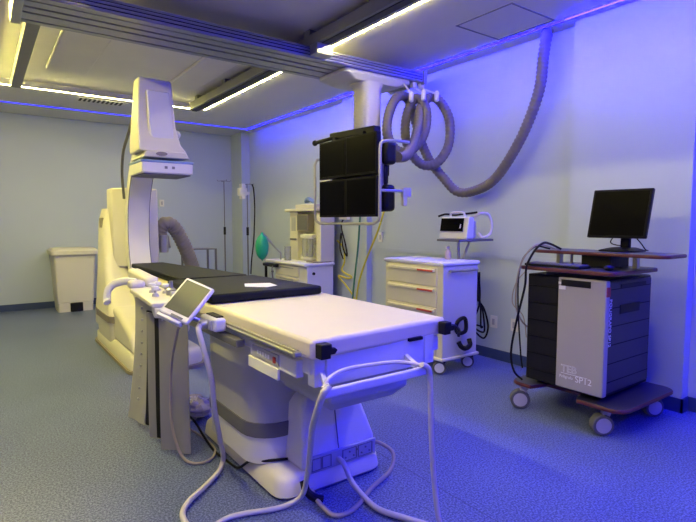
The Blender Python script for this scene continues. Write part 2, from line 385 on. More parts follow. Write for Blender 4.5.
for (top_, low, lab) in (((3.50,3.905,2.735),(3.50,3.79,2.60),'white hanger clip holding the hose coil, nearest the cream column'), ((3.68,3.95,2.73),(3.56,3.68,2.60),'white hanger clip holding the hose coil, in the middle of the three'), ((3.785,3.94,2.73),(3.72,3.66,2.61),'white hanger clip holding the hose coil, nearest the wall')):
    t = thing('hose_hanger', low, lab, 'hanger', 'hose hangers under the gantry end')
    MB().cyl(top_, low, .009).build('strap', 'white', t)
    MB().lathe([(.012,-.075),(.024,-.065),(.024,.01),(.012,.03)], low, 12).build('clamp', 'white', t)

# ------------------------------------------------------------ patient table
t = thing('angiography_table', (1.4, 2.5, 0), 'large white angiography patient table on a pedestal in the middle of the room', 'patient table')
base = [(p[0], p[1]) for p in rrect(1.10, 1.75, 2.08, 3.15, .09)]
MB().loft([[(a,b,0) for a,b in rrect(1.12,1.73,2.10,3.13,.08)],[(a,b,.02) for a,b in rrect(1.10,1.75,2.08,3.15,.09)],[(a,b,.085) for a,b in rrect(1.11,1.74,2.09,3.14,.09)],[(a,b,.115) for a,b in rrect(1.14,1.71,2.12,3.11,.08)]]).build('base_plate', 'cream', t, ang=50)
MB().loft([rr3(1.07,1.60,2.27,3.0,.16,z) for z in (.11,.25)]).build('column_foot', 'white', t)
MB().loft([rr3(1.062,1.608,2.262,3.008,.165,z) for z in (.25,.325)]).build('column_band', 'dgrey', t)
MB().loft([rr3(1.07,1.60,2.27,3.0,.16,z) for z in (.325,.76)]).build('column', 'grey', t)
MB().loft([rr3(1.25,1.62,1.86,2.34,.02,.50), rr3(1.20,1.66,1.80,2.40,.02,.56), rr3(1.20,1.66,1.80,2.40,.02,.76)]).build('lift_head', 'grey', t, bev=.01)
# motor housing
def q4(x0,x1,y0,y1,z): return [(x0,y0,z),(x1,y0,z),(x1,y1,z),(x0,y1,z)]
MB().loft([q4(1.24,1.70,2.10,2.62,.115), q4(1.245,1.695,2.105,2.62,.20), q4(1.26,1.62,2.14,2.60,.42), q4(1.30,1.55,2.18,2.58,.47)]).build('motor_housing', 'white', t, bev=.02, seg=3)
MB().box(1.455,1.458,2.1,2.104,.12,.20).obox((1.452,2.118,.31), (.0015,0,0), (0,.003,.0), (0,.02,.11)).build('housing_seam', 'greyprint', t)
cp_ = MB().box(1.27,1.69,2.088,2.104,.10,.185).build('connector_panel', 'grey', t, bev=.004)
for a in ((1.285,1.34),(1.345,1.40),(1.47,1.56),(1.57,1.665)):
    k = MB(); k.box(a[0],a[1],2.083,2.089,.112,.115); k.box(a[0],a[1],2.083,2.089,.172,.175); k.box(a[0],a[0]+.003,2.083,2.089,.112,.175); k.box(a[1]-.003,a[1],2.083,2.089,.112,.175); k.build('socket_frame', 'greyprint', cp_)
for q in range(7): MB().lathe([(.005,-.003),(.005,.003)], (1.49+q*.026, 2.086, .13+.025*(q % 2)), 8, 'y').build('jack', 'greyprint', cp_)
# top
top = [(1.0,1.64),(1.01,1.625),(1.765,1.665),(1.775,1.68),(1.775,3.35),(1.70,3.62),(1.52,5.25),(1.44,5.36),(1.28,5.36),(1.20,5.25),(1.06,3.62),(1.0,3.35)]
MB().prism([p for p in top if p[1] < 3.4], 'z', .822, .90).build('tabletop', 'tabtop', t, bev=.016, seg=3)
MB().prism([(1.775,3.34),(1.70,3.62),(1.52,5.25),(1.44,5.36),(1.28,5.36),(1.20,5.25),(1.06,3.62),(1.0,3.34)], 'z', .862, .899).build('head_section', 'tabtop', t, bev=.01, seg=3)
MB().box(1.03,1.74,1.68,3.3,.745,.815).build('underframe', 'white', t, bev=.006)
MB().box(1.09,1.62,1.655,1.685,.70,.832).build('end_panel', 'white', t, bev=.004)
MB().box(1.63,1.69,1.66,1.70,.70,.832).build('end_post', 'white', t, bev=.004)
MB().box(1.52,1.60,1.64,1.656,.822,.836).build('end_slot', 'black', t)
MB().box(1.035,1.085,1.66,1.71,.70,.832).build('end_post', 'white', t, bev=.004)
sr = MB().box(.975,.985,1.70,2.60,.822,.852).build('side_rail', 'steel', t, bev=.003)
MB().cyl((.968,1.70,.838),(.968,2.60,.838), .006).cyl((.96,1.69,.838),(.99,1.69,.838),.012).build('rail_rod', 'steel', sr)
MB().box(.985,1.003,1.72,2.6,.83,.845).build('rail_spacer', 'dgrey', t)
cb = MB().box(1.0,1.035,1.74,2.17,.725,.80).build('control_box', 'white', t, bev=.005)
MB().box(.993,1.001,1.88,2.13,.742,.79).build('display', 'grey', cb)
MB().box(.988,.994,1.90,1.92,.752,.778).build('stop_button', 'redbtn', cb)
text('012345', .024, 'greyprint', cb, (.992, 2.07, .757), (0,-1,0), (0,0,1), 'print') if False else None
pr_ = MB()
for q in range(5): pr_.box(.9915,.993,1.96+q*.026,1.975+q*.026,.757,.775)
pr_.build('display_print', 'text', cb)
MB().box(.985,.997,1.87,2.16,.685,.735).build('control_plate', 'paper', t, bev=.003)
# dark corner clamps
for (xa, xb, ya) in ((1.02,1.085,1.585),(1.715,1.775,1.615)):
    m_ = MB(); m_.prism([(xa,.83),(xb-.02,.83),(xb-.02,.845),(xb,.845),(xb+.012,.86),(xb,.872),(xb-.015,.872),(xb-.015,.888),(xa,.888)], 'y', ya, ya+.045)
    m_.build('corner_clamp', 'black', t, bev=.004)
MB().tube(catmull([(1.755,1.66,.86),(1.80,1.64,.862),(1.815,1.62,.84),(1.80,1.61,.815)],5), .007, 8).build('clamp_loop', 'black', t)
# bracket bar at the foot end
MB().box(.93,1.445,1.445,1.462,.735,.772).build('cable_bar', 'white', t, bev=.008)
for xa in (.955, 1.40):
    MB().loft([[(xa,1.455,.745),(xa+.02,1.455,.745),(xa+.02,1.455,.765),(xa,1.455,.765)],[(xa+.12,1.69,.745),(xa+.14,1.69,.745),(xa+.14,1.69,.765),(xa+.12,1.69,.765)]]).build('bar_arm', 'white', t)
MB().tube(catmull([(.94,1.45,.775),(.98,1.47,.80),(1.08,1.51,.805),(1.22,1.53,.795),(1.34,1.51,.79),(1.42,1.46,.775)],6), .008, 8).build('bar_cord', 'cablew', t)

# mattress
t = thing('mattress', (1.36, 3.9, .90), 'black vinyl mattress pad lying on the far half of the patient table', 'mattress')
far = [(1.11,3.42),(1.66,3.42),(1.50,5.28),(1.19,5.28)]
def pad(poly, z0, z1, r): 
    from math import hypot
    cx = sum(p[0] for p in poly)/len(poly); cy = sum(p[1] for p in poly)/len(poly)
    def ins(d): return [(a+(cx-a)/abs(cx-a)*d, b+(cy-b)/abs(cy-b)*d) for a,b in poly]
    return MB().prism(poly, 'z', z0, z1)
pad(far, .903, .945, .01).build('head_pad', 'mattress', t, bev=.014, seg=3)
pad([(1.0,2.66),(1.72,2.66),(1.66,3.52),(1.02,3.52)], .903, .955, .01).build('foot_pad', 'mattress', t, bev=.014, seg=3)
pad([(1.10,3.50),(1.60,3.50),(1.52,4.5),(1.13,4.5)], .945, .962, .01).build('top_fold', 'mattress', t, bev=.008, seg=3)
pad([(1.30,2.88),(1.40,2.78),(1.49,2.82),(1.51,2.96),(1.36,3.02)], .9555, .957, .0).build('paper_label', 'paper', t)

# rail-mounted connector block with the white hose
t = thing('rail_connector', (.95, 2.5, .8), 'white connector block clamped on the table side rail with a cable plug', 'connector')
MB().box(.905,.966,2.36,2.56,.812,.877).build('block', 'white', t, bev=.012)
MB().box(.89,.905,2.38,2.48,.82,.868).build('face_plate', 'grey', t, bev=.01)
pl = MB().lathe([(.02,-.035),(.024,-.03),(.024,.0),(.017,.01)], (.868+.02,2.43,.845), 16, 'x').build('plug', 'steel', t)
MB().box(.93,.966,2.40,2.54,.877,.883).build('black_caps', 'black', t)
MB().box(.945,.99,2.2,2.95,.765,.80).build('cable_tray', 'dgrey', t, bev=.003)
tag(MB().cable([(.855,2.43,.845),(.835,2.39,.83),(.845,2.36,.75),(.88,2.36,.6),(.91,2.40,.42),(.98,2.52,.22),(1.03,2.60,.07),(1.02,2.60,.02),(.97,2.53,.02),(.86,2.43,.02),(.75,2.34,.02),(.69,2.24,.02),(.69,2.1,.02),(.74,1.95,.02)], .0135, 12, 8).build('white_hose', 'cablew'),
    'thick white cable dropping from the table side connector and curving over the floor', 'cable')
tag(MB().cable([(.96,1.44,.785),(.935,1.445,.755),(.955,1.52,.66),(1.0,1.62,.56),(1.08,1.77,.38),(1.15,1.91,.20),(1.18,2.01,.06),(1.12,2.045,.017),(1.04,2.06,.015),(.93,2.10,.015),(.84,2.11,.015),(.74,2.06,.015),(.66,1.95,.015)], .0125, 12, 8).build('white_hose', 'cablew'),
    'thick white cable looping from the left end of the foot bar down to the floor', 'cable')
tag(MB().cable([(1.40,1.44,.785),(1.435,1.44,.765),(1.448,1.44,.70),(1.462,1.445,.5),(1.485,1.45,.3),(1.51,1.44,.1),(1.52,1.40,.02),(1.5,1.30,.014)], .0115, 12, 8).build('white_hose', 'cablew'),
    'white cable hanging straight down from the right end of the foot bar', 'cable')
tag(MB().cable([(1.445,2.10,.14),(1.45,2.05,.125),(1.46,1.99,.05),(1.455,1.88,.02),(1.45,1.76,.017),(1.50,1.64,.017),(1.56,1.5,.017),(1.58,1.35,.017)], .0135, 12, 8).build('white_hose', 'cablew'),
    'thick white cable plugged into the pedestal base and running out along the floor', 'cable')
tag(MB().cable([(1.745,2.22,.105),(1.79,2.16,.10),(1.80,2.07,.075),(1.72,2.0,.03),(1.55,1.94,.014),(1.36,1.84,.012),(1.26,1.85,.012),(1.25,1.96,.02),(1.255,2.05,.05)], .011, 10, 8).build('grey_cable', 'cableg'),
    'thin beige cable hooked around the right corner of the pedestal base', 'cable')
tag(MB().cable([(1.22,2.06,.10),(1.22,2.03,.06),(1.25,2.0,.03),(1.28,1.98,.02)], .02, 10, 6).build('black_plug', 'cableb'), 'black plug at the near corner of the pedestal base', 'plug')

# ------------------------------------------------------------ tablet
TL, TR, BL, BR = Vector((.843,2.58,1.065)), Vector((.938,2.446,1.021)), Vector((.691,2.515,.916)), Vector((.785,2.379,.849))
cc = (TL+TR+BL+BR)/4; u = ((TR-TL)+(BR-BL)).normalized(); vv = ((TL-BL)+(TR-BR)); vv = (vv-u*vv.dot(u)).normalized(); nn = u.cross(vv).normalized()
hw = ((TR-TL).length+(BR-BL).length)/4*.98; hh = ((TL-BL).length+(TR-BR).length)/4*.97
t = thing('control_tablet', cc-nn*.02, 'tilted tablet touchscreen with a white bezel on the table side', 'tablet')
MB().obox(cc, u*hw, vv*hh, nn*.012).build('case', 'white', t, bev=.01, seg=3)
MB().obox(cc+nn*.0125+vv*.008, u*hw*.84, vv*hh*.80, nn*.001).build('screen', 'tabglass', t)
MB().obox(cc+nn*.013-vv*hh*.90+u*hw*.2, u*hw*.4, vv*.006, nn*.001).build('logo_strip', 'dgrey', t)
MB().obox(cc-nn*.035-vv*.05, u*.03, vv*.03, nn*.028).build('mount', 'black', t, bev=.006)
MB().cyl(cc-nn*.06-vv*.05, (.925,2.52,.83), .012).build('mount_arm', 'steel', t)
MB().obox(cc-vv*(hh+.008)-u*.02-nn*.012, u*hw*.8, vv*.008, nn*.018).build('tray_lip', 'paper', t, bev=.003)

# ------------------------------------------------------------ bedside console with lead skirt
t = thing('bedside_console', (.9, 3.2, .85), 'cream bedside control console with joysticks and a curved hand rail on its left', 'control console')
dk = [(.80,3.62,.905),(.775,2.99,.89),(.86,2.95,.89),(.985,3.05,.895),(.99,3.62,.91)]
MB().loft([[(a,b,c-.03) for a,b,c in dk], dk]).build('deck', 'cream', t, bev=.008)
MB().prism([(.785,2.985),(.86,2.935),(.975,2.98),(.985,3.2),(.83,3.2)], 'z', .80, .862).build('deck_front', 'white', t, bev=.012)
MB().tube(catmull([(.85,3.66,.94),(.80,3.72,.945),(.74,3.78,.925),(.70,3.80,.88),(.69,3.79,.82),(.685,3.76,.80)],6), .026, 10, scaleb=.7).build('hand_rail', 'white', t)
MB().box(.80,.90,3.60,3.70,.90,.955).build('rail_root', 'cream', t, bev=.02)
for (x_, y_) in ((.85,3.18),(.88,3.36),(.93,3.42),(.94,3.28)):
    j = MB().lathe([(.022,.90),(.018,.915),(.007,.92),(.007,.935)], (x_,y_,0), 12).build('joystick', 'grey', t)
    MB().lathe([(.012,.935),(.024,.942),(.024,.958),(.012,.963)], (x_,y_,0), 12).build('knob', 'paper', j)
MB().box(.92,.965,3.09,3.13,.895,.93).build('key_block', 'grey', t, bev=.006)
MB().box(.95,.99,3.0,3.5,.80,.89).build('rail_bracket', 'dgrey', t)
MB().obox((.93,3.80,.955), (.045,0,0), (-.02,.18,.02), (0,0,.035)).build('side_module', 'cream', t, bev=.02)
MB().lathe([(.03,.895),(.032,.93),(.014,.945),(.012,.985)], (.95,3.20,0), 14).build('control_knob', 'steel', t)

def flap(path, z0, z1, th, wave=.01, sway=(0,0), nz=10, taper=1.0):
    """hanging rubber sheet: path = plan polyline, thickened"""
    P = resample(catmull([(a,b,0) for a,b in path],6), .02); m = MB(); rings = []
    mid = P[len(P)//2]
    for k in range(nz+1):
        f = k/nz; z = z1+(z0-z1)*f; ring_a = []; ring_b = []
        sc = 1+(taper-1)*f
        for i, p in enumerate(P):
            tt = (P[min(i+1,len(P)-1)]-P[max(i-1,0)]).normalized(); n = Vector((tt.y,-tt.x,0))
            q = mid+(p-mid)*sc+n*wave*math.sin(i*.7+f*2)*f+Vector((sway[0],sway[1],0))*f*f
            q.z = z
            ring_a.append(q+n*th/2); ring_b.append(q-n*th/2)
        rings.append(ring_a+ring_b[::-1])
    return m.loft(rings)
t = thing('lead_skirt', (.88, 3.0, 0), 'grey lead rubber radiation skirt hanging in overlapping flaps beside the table', 'lead skirt')
flap([(.825,3.02),(.86,2.955),(.90,2.90),(.94,2.87)], .02, .80, .012, .016, (.0,-.02)).build('flap', 'lead', t)
flap([(.81,3.22),(.83,3.15),(.85,3.10)], .03, .80, .012, .014, (.0,-.03)).build('flap', 'lead', t)
flap([(.83,3.13),(.85,3.07),(.87,3.01)], .05, .80, .010, .012, (.0,-.02)).build('flap', 'cableb', t)  # no real flap: black sheet painting the shade in the gap between grey flaps
f3 = flap([(.81,3.50),(.83,3.40),(.86,3.30)], .05, .86, .010, .006, (-.05,.06)).build('flap', 'lead2', t)
tag(f3, 'pale flap with a row of snap buttons')
sn = MB()
for k in range(9): sn.ball((.822-.05*((.86-.80+.075*k)/.81)**2,3.40+.06*((.86-.80+.075*k)/.81)**2,.80-.075*k), .008, 8)
sn.build('snaps', 'steel', f3)
MB().box(.83,.95,2.985,3.005,.78,.80).box(.84,.86,3.0,3.5,.835,.855).build('hanging_rail', 'steel', t)
flap([(.83,3.30),(.845,3.20),(.87,3.12)], .06, .80, .012, .010, (-.01,.03)).build('flap', 'cableb', t)  # black sheet standing in for the shaded gap next to the pale flap
tag(MB().cable([(.80,2.50,.86),(.78,2.52,.83),(.79,2.60,.75),(.82,2.78,.6),(.825,2.84,.4),(.83,2.84,.2),(.86,2.79,.05),(.91,2.73,.010),(1.0,2.72,.010),(1.07,2.83,.010),(1.075,3.0,.012),(1.02,3.12,.05),(.97,3.15,.12)], .0075, 8, 8).build('grey_cable', 'cableg'),
    'taupe cable hanging over the lead skirt and looping on the floor below it', 'cable')
tag(MB().cable([(.98,3.10,.17),(1.02,3.04,.13),(1.05,2.95,.05),(1.06,2.82,.01),(1.07,2.68,.01),(1.08,2.56,.01),(1.085,2.5,.03),(1.1,2.4,.10),(1.14,2.3,.128),(1.24,2.25,.13)], .007, 8, 8).build('black_cable', 'cableb'),
    'black cable running from the lead skirt to the pedestal base', 'cable')
t = thing('foot_switch', (1.16, 3.45, 0), 'foot pedal wrapped in crinkled clear plastic on the floor behind the skirt', 'foot pedal')
cv = MB().ball((1.17,3.45,.062), .12, 16, (1,1.3,.5))
for v_ in cv.v:
    k_ = 1+random.uniform(-.13,.13); v_.x = 1.17+(v_.x-1.17)*k_; v_.y = 3.45+(v_.y-3.45)*k_; v_.z = max(.002, v_.z*k_)
cv.build('plastic_cover', 'bag', t, ang=5)
MB().loft([rr3(1.04,1.16,3.36,3.56,.04,.0), rr3(1.04,1.16,3.36,3.56,.04,.07), rr3(1.06,1.14,3.4,3.52,.03,.12)]).build('pedal', 'white', t)

# ------------------------------------------------------------ C-arm
t = thing('c_arm', (1.38, 5.2, 0), 'large cream X-ray C-arm with a flat detector raised over the head of the table', 'x-ray machine')
MB().loft([rr3(1.01,1.73,4.58,6.5,.20,0), rr3(1.01,1.73,4.58,6.5,.20,.03)]).build('floor_plate', 'beltc', t)
MB().loft([rr3(1.03,1.70,4.62,6.45,.18,.03), rr3(1.03,1.70,4.62,6.45,.18,.12), rr3(1.06,1.67,4.66,6.4,.16,.16)]).build('foot', 'cream', t, ang=50)
# side housing: (y,z) profile
MB().prism([(4.72,.15),(4.85,.32),(5.3,.46),(5.6,.50),(6.5,.50),(6.6,.15)], 'x', 1.06, 1.44).build('foot_housing', 'cream', t, bev=.05, seg=4)
def ry(x0,x1,y0,y1,z,r=.1): return rr3(x0,x1,y0,y1,r,z)
MB().loft([ry(1.04,1.36,5.5,6.3,.04,.12), ry(1.02,1.37,5.46,6.3,.33,.12)]).build('drive_base', 'cream', t)
MB().loft([ry(1.012,1.378,5.452,6.308,.33,.12), ry(1.012,1.378,5.452,6.308,.40,.12)]).build('drive_belt', 'beltc', t)
MB().loft([ry(1.02,1.37,5.46,6.3,.40,.12), ry(1.04,1.36,5.60,6.4,.55,.11), ry(1.08,1.36,6.0,6.5,.85,.09), ry(1.12,1.34,6.18,6.55,1.35,.08), ry(1.15,1.32,6.22,6.5,1.50,.06)]).build('stand', 'cream', t)
MB().box(1.115,1.14,6.24,6.42,.9,1.40).build('stand_groove', 'beltc', t, bev=.01)
# carriage box holding the C
bx_ = [(1.18,6.04),(1.29,5.93),(1.30,5.925),(1.52,5.925),(1.64,5.95),(1.67,6.05),(1.67,6.3),(1.18,6.3)]
MB().prism(bx_, 'z', .86, 1.72).build('carriage', 'cream', t, bev=.015, seg=3)
MB().loft([[(1.30,5.95,.86),(1.62,5.95,.86),(1.62,6.28,.86),(1.30,6.28,.86)],[(1.36,6.0,.68),(1.56,6.0,.68),(1.56,6.25,.68),(1.36,6.25,.68)]]).build('carriage_base', 'dgrey', t)
MB().box(1.19,1.40,6.1,6.45,.95,1.4).build('pivot_arm', 'grey', t, bev=.03)
# C band
def arc(r0, r1, x0, x1, a0, a1, n=56, cy=4.88, cz=1.22):
    rings = []
    for k in range(n+1):
        a = math.radians(a0+(a1-a0)*k/n); c_, s_ = math.cos(a), math.sin(a)
        rings.append([(x0,cy+r0*c_,cz+r0*s_),(x1,cy+r0*c_,cz+r0*s_),(x1,cy+r1*c_,cz+r1*s_),(x0,cy+r1*c_,cz+r1*s_)])
    return MB().loft(rings)
arc(.92,1.03,1.28,1.51,-80,76).build('c_band', 'white', t, bev=.008)
arc(.917,.92,1.284,1.290,-70,60).build('band_groove', 'dgrey', t)
arc(.917,.92,1.50,1.506,-70,60).build('band_groove', 'dgrey', t)
# detector
h_ = MB().loft([[(1.17,4.76,1.98),(1.60,4.76,1.98),(1.60,5.12,1.98),(1.17,5.12,1.98)],
            [(1.165,4.76,2.05),(1.54,4.76,2.05),(1.54,5.10,2.05),(1.165,5.10,2.05)],
            [(1.17,4.80,2.20),(1.51,4.80,2.20),(1.51,5.06,2.20),(1.17,5.06,2.20)],
            [(1.19,4.80,2.61),(1.48,4.80,2.61),(1.48,4.98,2.61),(1.19,4.98,2.61)],
            [(1.20,4.82,2.635),(1.47,4.82,2.635),(1.47,4.96,2.635),(1.20,4.96,2.635)]])
ho = h_.build('detector_housing', 'cream', t, bev=.015, seg=3)
MB().prism([(1.25,2.52),(1.45,2.52),(1.485,2.07),(1.31,2.07),(1.265,2.14)], 'y', 4.775, 4.80).build('front_cover', 'white', ho, bev=.012)
MB().loft([[(1.20,4.755,1.93),(1.62,4.755,1.93),(1.62,5.20,1.93),(1.20,5.20,1.93)],[(1.23,4.75,1.99),(1.58,4.75,1.99),(1.58,5.18,1.99),(1.23,5.18,1.99)]]).build('detector_collar', 'cream', t, bev=.01)
dt = MB().box(1.18,1.64,4.74,5.20,1.785,1.90).build('detector', 'white', t, bev=.014, seg=3)
MB().box(1.175,1.645,4.735,5.205,1.88,1.905).build('blue_stripe', 'blueline', dt, bev=.008)
MB().prism([(1.36+.05*math.cos(a)*1.0, 1.962+.018*math.sin(a)) for a in [2*math.pi*k/16 for k in range(16)]], 'y', 4.742, 4.76).build('handle_recess', 'beltc', t)
MB().box(1.38,1.405,4.736,4.742,1.83,1.853).box(1.445,1.47,4.736,4.742,1.83,1.853).build('marks', 'greyprint', dt)
MB().box(1.36,1.46,4.772,4.778,2.075,2.082).build('nameplate', 'greyprint', ho)
MB().box(1.20,1.62,4.76,5.18,1.775,1.786).build('detector_face', 'dgrey', dt)
MB().ball((1.60,5.10,2.20), .045, 12).cyl((1.60,5.12,2.16),(1.58,5.15,2.0), .02).build('cable_joint', 'white', t)
# X-ray tube below
MB().box(1.24,1.58,4.72,5.22,.30,.55).build('tube_housing', 'cream', t, bev=.05, seg=4)
MB().lathe([(.10,.55),(.10,.66),(.07,.70)], (1.40,4.97,0), 20).build('collimator', 'grey', t)
MB().tube(catmull([(1.19,5.05,2.3),(1.19,5.2,2.2),(1.20,5.5,2.05),(1.235,5.75,1.85),(1.27,5.86,1.6)],8), .014, 8).build('arm_cable', 'dgrey', t)
# white post seen in front of the stand
# corrugated supply hose
hp2 = [(1.70,6.15,1.18),(1.72,6.12,1.28),(1.79,6.1,1.335),(1.89,6.12,1.26),(2.0,6.15,1.06),(2.10,6.2,.83),(2.18,6.25,.6),(2.20,6.3,.3),(2.05,6.35,.10),(1.85,6.35,.09)]
MB().tube(resample(catmull(hp2, 10), .014), .085, 16, rf=lambda i: (.086, .086, .075)[i % 3]).build('supply_hose', 'hose2', t, ang=80)
MB().cyl((1.66,6.1,1.10),(1.80,6.05,1.12), .07).cyl((1.72,6.02,1.0),(1.72,6.02,1.2), .05).build('hose_joint', 'steel', t)
MB().box(1.66,1.72,6.1,6.2,1.05,1.28).build('hose_clamp', 'steel', t, bev=.01)

# ------------------------------------------------------------ pedal bin
t = thing('pedal_bin', (1.13, 8.8, 0), 'cream plastic pedal bin with a flat lid by the back wall', 'bin')
MB().loft([rr3(.905,1.375,8.62,9.10,.03,.0), rr3(.90,1.38,8.615,9.11,.03,.14)]).build('foot', 'binc', t)
MB().loft([rr3(.895,1.385,8.61,9.12,.03,.145), rr3(.865,1.43,8.595,9.14,.04,.86)]).build('body', 'binc', t)
MB().loft([rr3(.83,1.47,8.56,9.17,.05,.86), rr3(.83,1.47,8.56,9.17,.05,.92), rr3(.87,1.43,8.60,9.13,.05,.955)]).build('lid', 'binc', t, bev=.004)
MB().box(1.06,1.23,8.59,8.63,.0,.135).build('pedal', 'black', t, bev=.01)

# ------------------------------------------------------------ small stand, infusion poles
t = thing('instrument_stand', (2.95, 8.3, 0), 'thin grey metal frame stand in front of the back wall', 'stand')
MB().box(2.70,3.17,8.10,8.50,.90,.915).build('top', 'iv', t)
for (x_, y_) in ((2.715,8.115),(3.155,8.115),(2.715,8.485),(3.155,8.485)):
    MB().box(x_-.014,x_+.014,y_-.014,y_+.014,0,.90).build('leg', 'iv', t)
t = thing('infusion_pole', (3.70, 9.0, 0), 'bare infusion pole standing against the back wall', 'infusion pole', 'infusion poles')
def pole(x_, y_, h_, t):
    MB().cyl((x_,y_,.06),(x_,y_,1.2), .013).build('lower_tube', 'iv', t)
    MB().cyl((x_,y_,1.2),(x_,y_,h_), .008).build('upper_tube', 'iv', t)
    MB().cyl((x_,y_,1.12),(x_,y_,1.26), .022).build('clamp', 'black', t)
    m_ = MB()
    for k in range(4):
        a = math.pi/2*k; d = Vector((math.cos(a), math.sin(a), 0)); p = Vector((x_,y_,h_))
        m_.cable([p, p+d*.07+Vector((0,0,-.005)), p+d*.11+Vector((0,0,-.01)), p+d*.13+Vector((0,0,.015))], .004, 6, 4)
    m_.build('hooks', 'iv', t)
    for k in range(5):
        a = 2*math.pi*k/5+.3; q = MB().cyl((x_,y_,.07),(x_+.25*math.cos(a),y_+.25*math.sin(a)*.6,.05), .012)
        lg = q.build('leg', 'iv', t); MB().ball((x_+.25*math.cos(a),y_+.25*math.sin(a)*.6,.025), .025, 10).build('caster', 'tyre', lg)
pole(3.66, 8.95, 2.10, t)
t = thing('infusion_pole', (3.74, 8.2, 0), 'infusion pole carrying a white pump in the far corner', 'infusion pole', 'infusion poles')
pole(3.77, 8.2, 2.0, t)
t = thing('infusion_pump', (3.72, 8.14, 1.78), 'small white infusion pump clamped high on the corner pole', 'infusion pump')
MB().box(3.60,3.74,8.12,8.24,1.80,1.93).build('body', 'white', t, bev=.012)
MB().box(3.63,3.70,8.11,8.22,1.74,2.0).box(3.74,3.80,8.16,8.24,1.82,1.87).build('clamp', 'white', t, bev=.01)
tag(MB().cable([(3.84,8.15,2.0),(3.86,8.13,1.9),(3.87,8.12,1.6),(3.86,8.12,1.3),(3.84,8.12,1.0),(3.80,8.12,.7),(3.79,8.14,.45)], .012, 8).build('black_cable', 'cableb'), 'black cable dangling from the corner infusion pole', 'cable')

# ------------------------------------------------------------ anaesthesia machine
t = thing('anaesthesia_machine', (3.7, 6.2, 0), 'cream anaesthesia machine with a worktop and drawers against the right wall', 'anaesthesia machine')
MB().box(3.50,3.92,5.78,6.68,.10,.76).build('cabinet', 'white', t, bev=.008)
for (a, b) in ((.60,.74),(.36,.58),(.14,.34)):
    d_ = MB().box(3.484,3.50,5.98,6.64,a,b).build('drawer', 'cream', t, bev=.006)
    MB().box(3.474,3.484,6.12,6.5,b-.035,b-.02).build('handle', 'steel', d_)
MB().box(3.44,3.93,5.75,6.88,.76,.80).build('worktop', 'paper', t, bev=.015, seg=3)
MB().box(3.62,3.90,5.79,6.0,.80,.815).build('worktop_step', 'beltc', t)
MB().box(3.83,3.95,5.80,6.66,.80,1.50).build('back_panel', 'cream', t, bev=.006)
fc = MB().box(3.74,3.83,6.44,6.66,.80,1.50).build('flowmeter_column', 'cream', t, bev=.006)
MB().box(3.737,3.741,6.49,6.61,1.22,1.42).build('flow_window', 'grey', fc)
kb = MB()
for k in range(4): kb.lathe([(.014,-.02),(.014,0)], (3.74,6.48+k*.045,1.10), 10, 'x')
kb.build('knob_row', 'dgrey', fc)
MB().box(3.72,3.83,6.12,6.42,1.22,1.46).build('screen_module', 'beltc', t, bev=.006)
MB().box(3.715,3.722,6.14,6.40,1.24,1.44).build('screen', 'dgrey', t)
MB().box(3.72,3.95,5.79,5.90,.80,1.46).build('side_column', 'cream', t, bev=.008)
MB().box(3.68,3.98,5.80,6.72,1.50,1.54).build('top_shelf', 'cream', t, bev=.01)
MB().box(3.74,3.9,6.0,6.5,1.54,1.60).build('top_tray', 'cream', t, bev=.01)
for (y_, z_, r_) in ((6.22,.93,.05),(6.08,.93,.045)):
    MB().lathe([(r_*.8,.86),(r_,.88),(r_,1.08),(r_*.8,1.12)], (3.74,y_,0), 18).build('absorber', 'clear', t)
MB().box(3.70,3.82,5.98,6.30,1.12,1.18).box(3.70,3.82,6.0,6.30,.82,.86).build('absorber_head', 'white', t, bev=.01)
va = MB()
for (y_, z_) in ((5.96,1.10),(5.96,1.02)): va.lathe([(.03,-.05),(.035,-.02),(.02,.0)], (3.78,y_,z_), 14, 'x')
va.build('valve', 'steel', t)
MB().tube([(3.56,6.62,.80),(3.56,6.62,.90),(3.50,6.66,.97),(3.30,6.70,1.20),(3.285,6.68,1.205),(3.275,6.66,1.19)], .013, 8).build('bag_arm', 'steel', t)
MB().lathe([(.05,.80),(.05,1.0),(.048,1.0),(.048,.81)], (3.60,6.48,0), 16).build('canister', 'clear', t)
bl = MB().lathe([(.003,.79),(.012,.81),(.045,.83),(.075,.875),(.092,.94),(.096,1.01),(.085,1.08),(.06,1.135),(.03,1.165),(.018,1.18),(.016,1.20)], (3.275,6.65,0), 20).build('breathing_bag', 'green', t)
MB().box(3.40,3.47,6.50,6.9,.70,.75).box(3.42,3.46,6.84,6.88,.45,.75).build('front_valve', 'black', t, bev=.015)
MB().ball((3.36,6.5,.65), .02).cable([(3.44,6.6,.74),(3.38,6.55,.68),(3.38,6.5,.5),(3.42,6.4,.35)], .01, 6).build('pipe', 'dgrey', t)
MB().lathe([(.02,-.015),(.02,0)], (3.6,5.78,.66), 12, 'y').build('lock', 'black', t)
for (x_, y_) in ((3.55,5.85),(3.87,5.85),(3.55,6.6),(3.87,6.6)):
    MB().lathe([(.035,-.02),(.05,-.015),(.05,.015),(.035,.02)], (x_,y_,.05), 14, 'x').build('caster', 'tyre', t)
# items on top
tag(MB().tube(catmull([(3.80,6.1,1.63),(3.78,6.2,1.68),(3.80,6.3,1.64),(3.84,6.2,1.66)],5,True), .025, 8, closed=True).build('breathing_hose', 'blueline'), 'small coiled blue breathing hose on top of the anaesthesia machine', 'hose')
tag(MB().tube(catmull([(3.76,5.84,1.60),(3.74,5.7,1.66),(3.80,5.62,1.58),(3.84,5.72,1.62),(3.80,5.86,1.585)],6), .014, 8).build('black_hose', 'cableb'), 'black breathing tube coiled under the monitor bank', 'hose')
